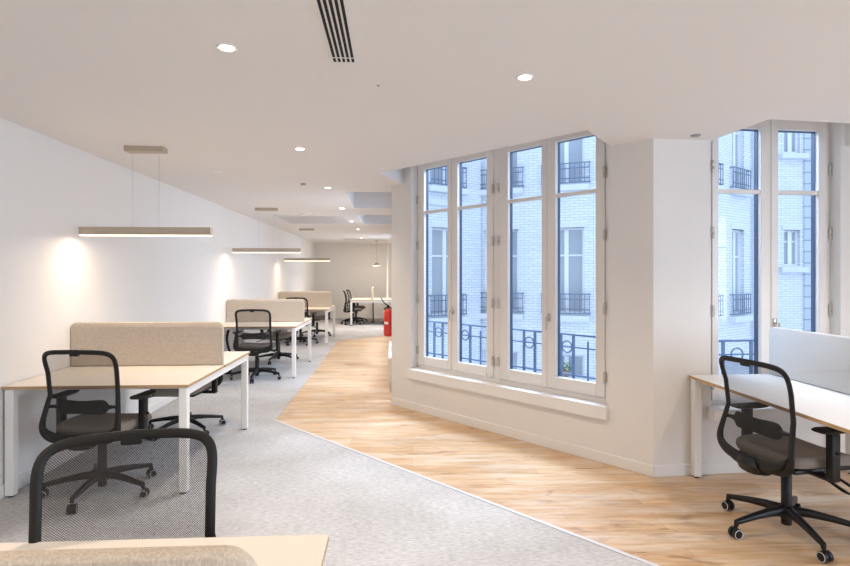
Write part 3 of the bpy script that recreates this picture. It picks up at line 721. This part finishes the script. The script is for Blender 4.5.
def downlight(x, y, label, energy=26):
    z = ceilz(x); r = tag(empty('downlight', (x, y, z)), label, 'ceiling light', 'recessed ceiling spotlights')
    B().lathe([(.030, -.001), (.043, -.005), (.047, -.003), (.048, .002), (.030, .002)], n=24).build('trim_ring', M['trim'], r, True)
    B().lathe([(.001, -.0035), (.031, -.0035), (.031, .001), (.001, .001)], n=24).build('lens', M['bulb'], r)
    d = bpy.data.lights.new('spot', 'SPOT'); d.energy = energy*1.7; d.color = (1.0, .84, .66); d.spot_size = math.radians(125); d.spot_blend = .9; d.shadow_soft_size = .05
    l = bpy.data.objects.new('spot', d); C.objects.link(l); l.parent = r; l.location = (0, 0, -.04)
for x, y, lb, en in [(-.754, 2.596, 'bright recessed spotlight nearest us, left of the slot vent', 30), (.681, 2.86, 'recessed spotlight in front of the four-leaf window', 30),
                 (-.763, 4.654, 'second recessed spotlight of the row running to the far wall', 30), (-.774, 6.716, 'third recessed spotlight of the row running to the far wall', 26),
                 (-.79, 8.80, 'fourth recessed spotlight of the row running to the far wall', 26), (-.80, 10.97, 'fifth recessed spotlight of the row running to the far wall', 26),
                 (-.80, 12.88, 'sixth recessed spotlight of the row running to the far wall', 26), (-.90, 16.0, 'last recessed spotlight of the row, near the far wall', 75),
                 (2.95, 2.9, 'recessed spotlight at the right edge over the right-hand desk', 24)]:
    downlight(x, y, lb, en)
for x, y in [(-1.6, .6), (.9, .2), (2.9, .2), (-1.6, -1.6), (.9, -1.8), (2.9, -1.8), (4.5, 2.2)]:  # unseen spotlights added as ceiling fill light
    downlight(x, y, 'unseen recessed spotlight added as fill behind the viewpoint', 34)

# slot vent
vx0, vx1, vy0, vy1 = -.290, -.178, 1.55, 2.715
zc = ceilz(-.23)
r = tag(empty('slot_vent', (0, 0, zc)), 'long linear air vent with dark slots at the top of the picture', 'vent')
B().box(vx0-.006, vx1+.05, vy0, vy1+.02, -.003, .004).build('vent_plate', M['ceil'], r)
for i in range(5):
    xx = vx0+.012+i*.0215; B().box(xx-.0062, xx+.0062, vy0, vy1, -.0045, .003).build('slot', M['dark'], r)
for yy in (2.06, 2.66): B().box(vx0, vx1, yy-.003, yy+.003, -.0065, .002).build('bridge', M['trim'], r)
r = tag(empty('slot_vent', (0, 0, zc)), 'short air vent at the top left edge of the picture', 'vent')
B().box(-1.32, -1.07, 2.02, 2.12, -.004, .004).build('vent_plate', M['grille'], r)

def grille(x0, x1, y0, y1, n, label):
    zc = ceilz((x0+x1)/2); r = tag(empty('ceiling_grille', ((x0+x1)/2, (y0+y1)/2, zc)), label, 'vent')
    hx, hy = (x1-x0)/2, (y1-y0)/2
    B().box(-hx, hx, -hy, hy, -.003, .01).build('backing', M['grille'], r)
    f = B(); f.box(-hx-.03, -hx, -hy-.03, hy+.03, -.010, .01).box(hx, hx+.03, -hy-.03, hy+.03, -.010, .01).box(-hx, hx, -hy-.03, -hy, -.010, .01).box(-hx, hx, hy, hy+.03, -.010, .01)
    f.build('frame', M['ceil'], r)
    for i in range(n):
        yy = -hy+(i+.5)*2*hy/n; B().box(-hx, hx, yy-.05, yy+.05, -.009, -.003).build('slat', M['grille'], r)
grille(-2.06, -.88, 10.05, 11.5, 7, 'wide grey ceiling grille over the passage between second and third desks')
grille(-1.44, -.20, 16.2, 17.1, 4, 'wide grey ceiling grille near the far wall')
def disc(name, x, y, rad, h, label, cat, m='trim'):
    r = B().lathe([(rad*.5, -h), (rad*.9, -h*.8), (rad, -h*.3), (rad, .003), (rad*.3, .003)], n=24).build(name, M[m], None, True); r.location = (x, y, ceilz(x)); tag(r, label, cat)
disc('smoke_detector', -1.50, 9.67, .10, .03, 'round white ceiling detector between the second desk and the grey grille', 'detector', 'greypl' if False else 'trim')
disc('smoke_detector', 2.184, 3.93, .035, .012, 'small dark ceiling sensor above the pier beside the right-hand window', 'detector', 'greypl')
disc('ceiling_sensor', -1.775, 5.76, .05, .010, 'flush white ceiling disc near the left wall between first two pendants', 'detector')
disc('ceiling_sensor', -1.02, 6.45, .03, .02, 'small grey ceiling sensor left of the third spotlight', 'detector', 'greypl')
disc('ceiling_sensor', -.08, 3.05, .008, .004, 'tiny ceiling screw cap right of the slot vent', 'cap', 'greypl')

# far dome pendant and power pole
r = tag(empty('dome_pendant', (-.50, 17.2, 0)), 'small dome lamp hanging on a cable before the far wall', 'pendant light')
zc = ceilz(-.5)
B().lathe([(.012, 1.86), (.03, 1.855), (.055, 1.83), (.10, 1.79), (.115, 1.765), (.105, 1.765), (.05, 1.82), (.01, 1.84)], n=24).build('lamp_shade', M['pend'], r, True)
B().lathe([(.01, 1.80), (.03, 1.79), (.03, 1.772), (.01, 1.765)], n=16).build('bulb', M['bulb'], r, True)
B().tube([(0, 0, 1.86), (0, 0, zc-.02)], .003, 6).build('cable', M['greypl'], r)
B().lathe([(.05, zc-.03), (.05, zc+.004)], n=16).build('canopy', M['greypl'], r)
d = bpy.data.lights.new('dome_glow', 'POINT'); d.energy = 32; d.color = (1, .88, .74); d.shadow_soft_size = .05
l = bpy.data.objects.new('dome_glow', d); C.objects.link(l); l.parent = r; l.location = (0, 0, 1.74)
r = B().box(-.02, .02, -.02, .02, 0, ceilz(-.15)+.002-.7515, .003, 1).build('power_pole', M['trim']); r.location = (-.165, 16.9, .7515); tag(r, 'thin white power pole rising from the far desk to the ceiling', 'pole')

# fire extinguisher on the edge-on wall, and white radiator below
r = tag(empty('fire_extinguisher', (-.078, 9.15, .49), 0), 'red fire extinguisher hung at the end of the window wall', 'fire extinguisher')
B().lathe([(.04, 0), (.070, .012), (.075, .04), (.075, .36), (.066, .41), (.035, .445), (.022, .455)], n=24).build('cylinder', M['red'], r, True)
B().lathe([(.020, .45), (.024, .46), (.024, .50), (.015, .51)], n=14).build('valve', M['black'], r, True)
B().tube([(0, 0, .50), (-.05, -.02, .53), (-.10, -.04, .60), (-.115, -.05, .63)], [.011, .010, .008, .007], 8).build('handle', M['black'], r, True)
B().tube([(.01, -.02, .48), (.05, -.06, .47), (.068, -.075, .40), (.07, -.078, .15)], [.009, .009, .010, .014], 8).build('hose', M['black'], r, True)
b = B(); g = [[Vector((.0765*math.sin(a), -.0765*math.cos(a), z)) for a in [math.radians(q) for q in range(-55, 1, 11)]] for z in (.20, .22, .24)]
b.sheet(g); b.build('label', M['sticker'], r, True)
b = B(); b.box(.05, .107, -.03, .03, .30, .34); b.build('bracket', M['black'], r)
r = tag(empty('radiator', (XC-.016, 8.0, 0)), 'white radiator low on the wall at the end of the window wall', 'radiator')
B().box(-.075, -.01, -.9, .9, .12, .44, .008, 2).build('panel', M['trim'], r)
for k in (-.7, .7): B().box(-.012, .014, k-.02, k+.02, .2, .36).build('bracket', M['trim'], r)
for k in (-.8, .8): B().box(-.055, -.03, k-.015, k+.015, 0.0, .13).build('foot', M['trim'], r)
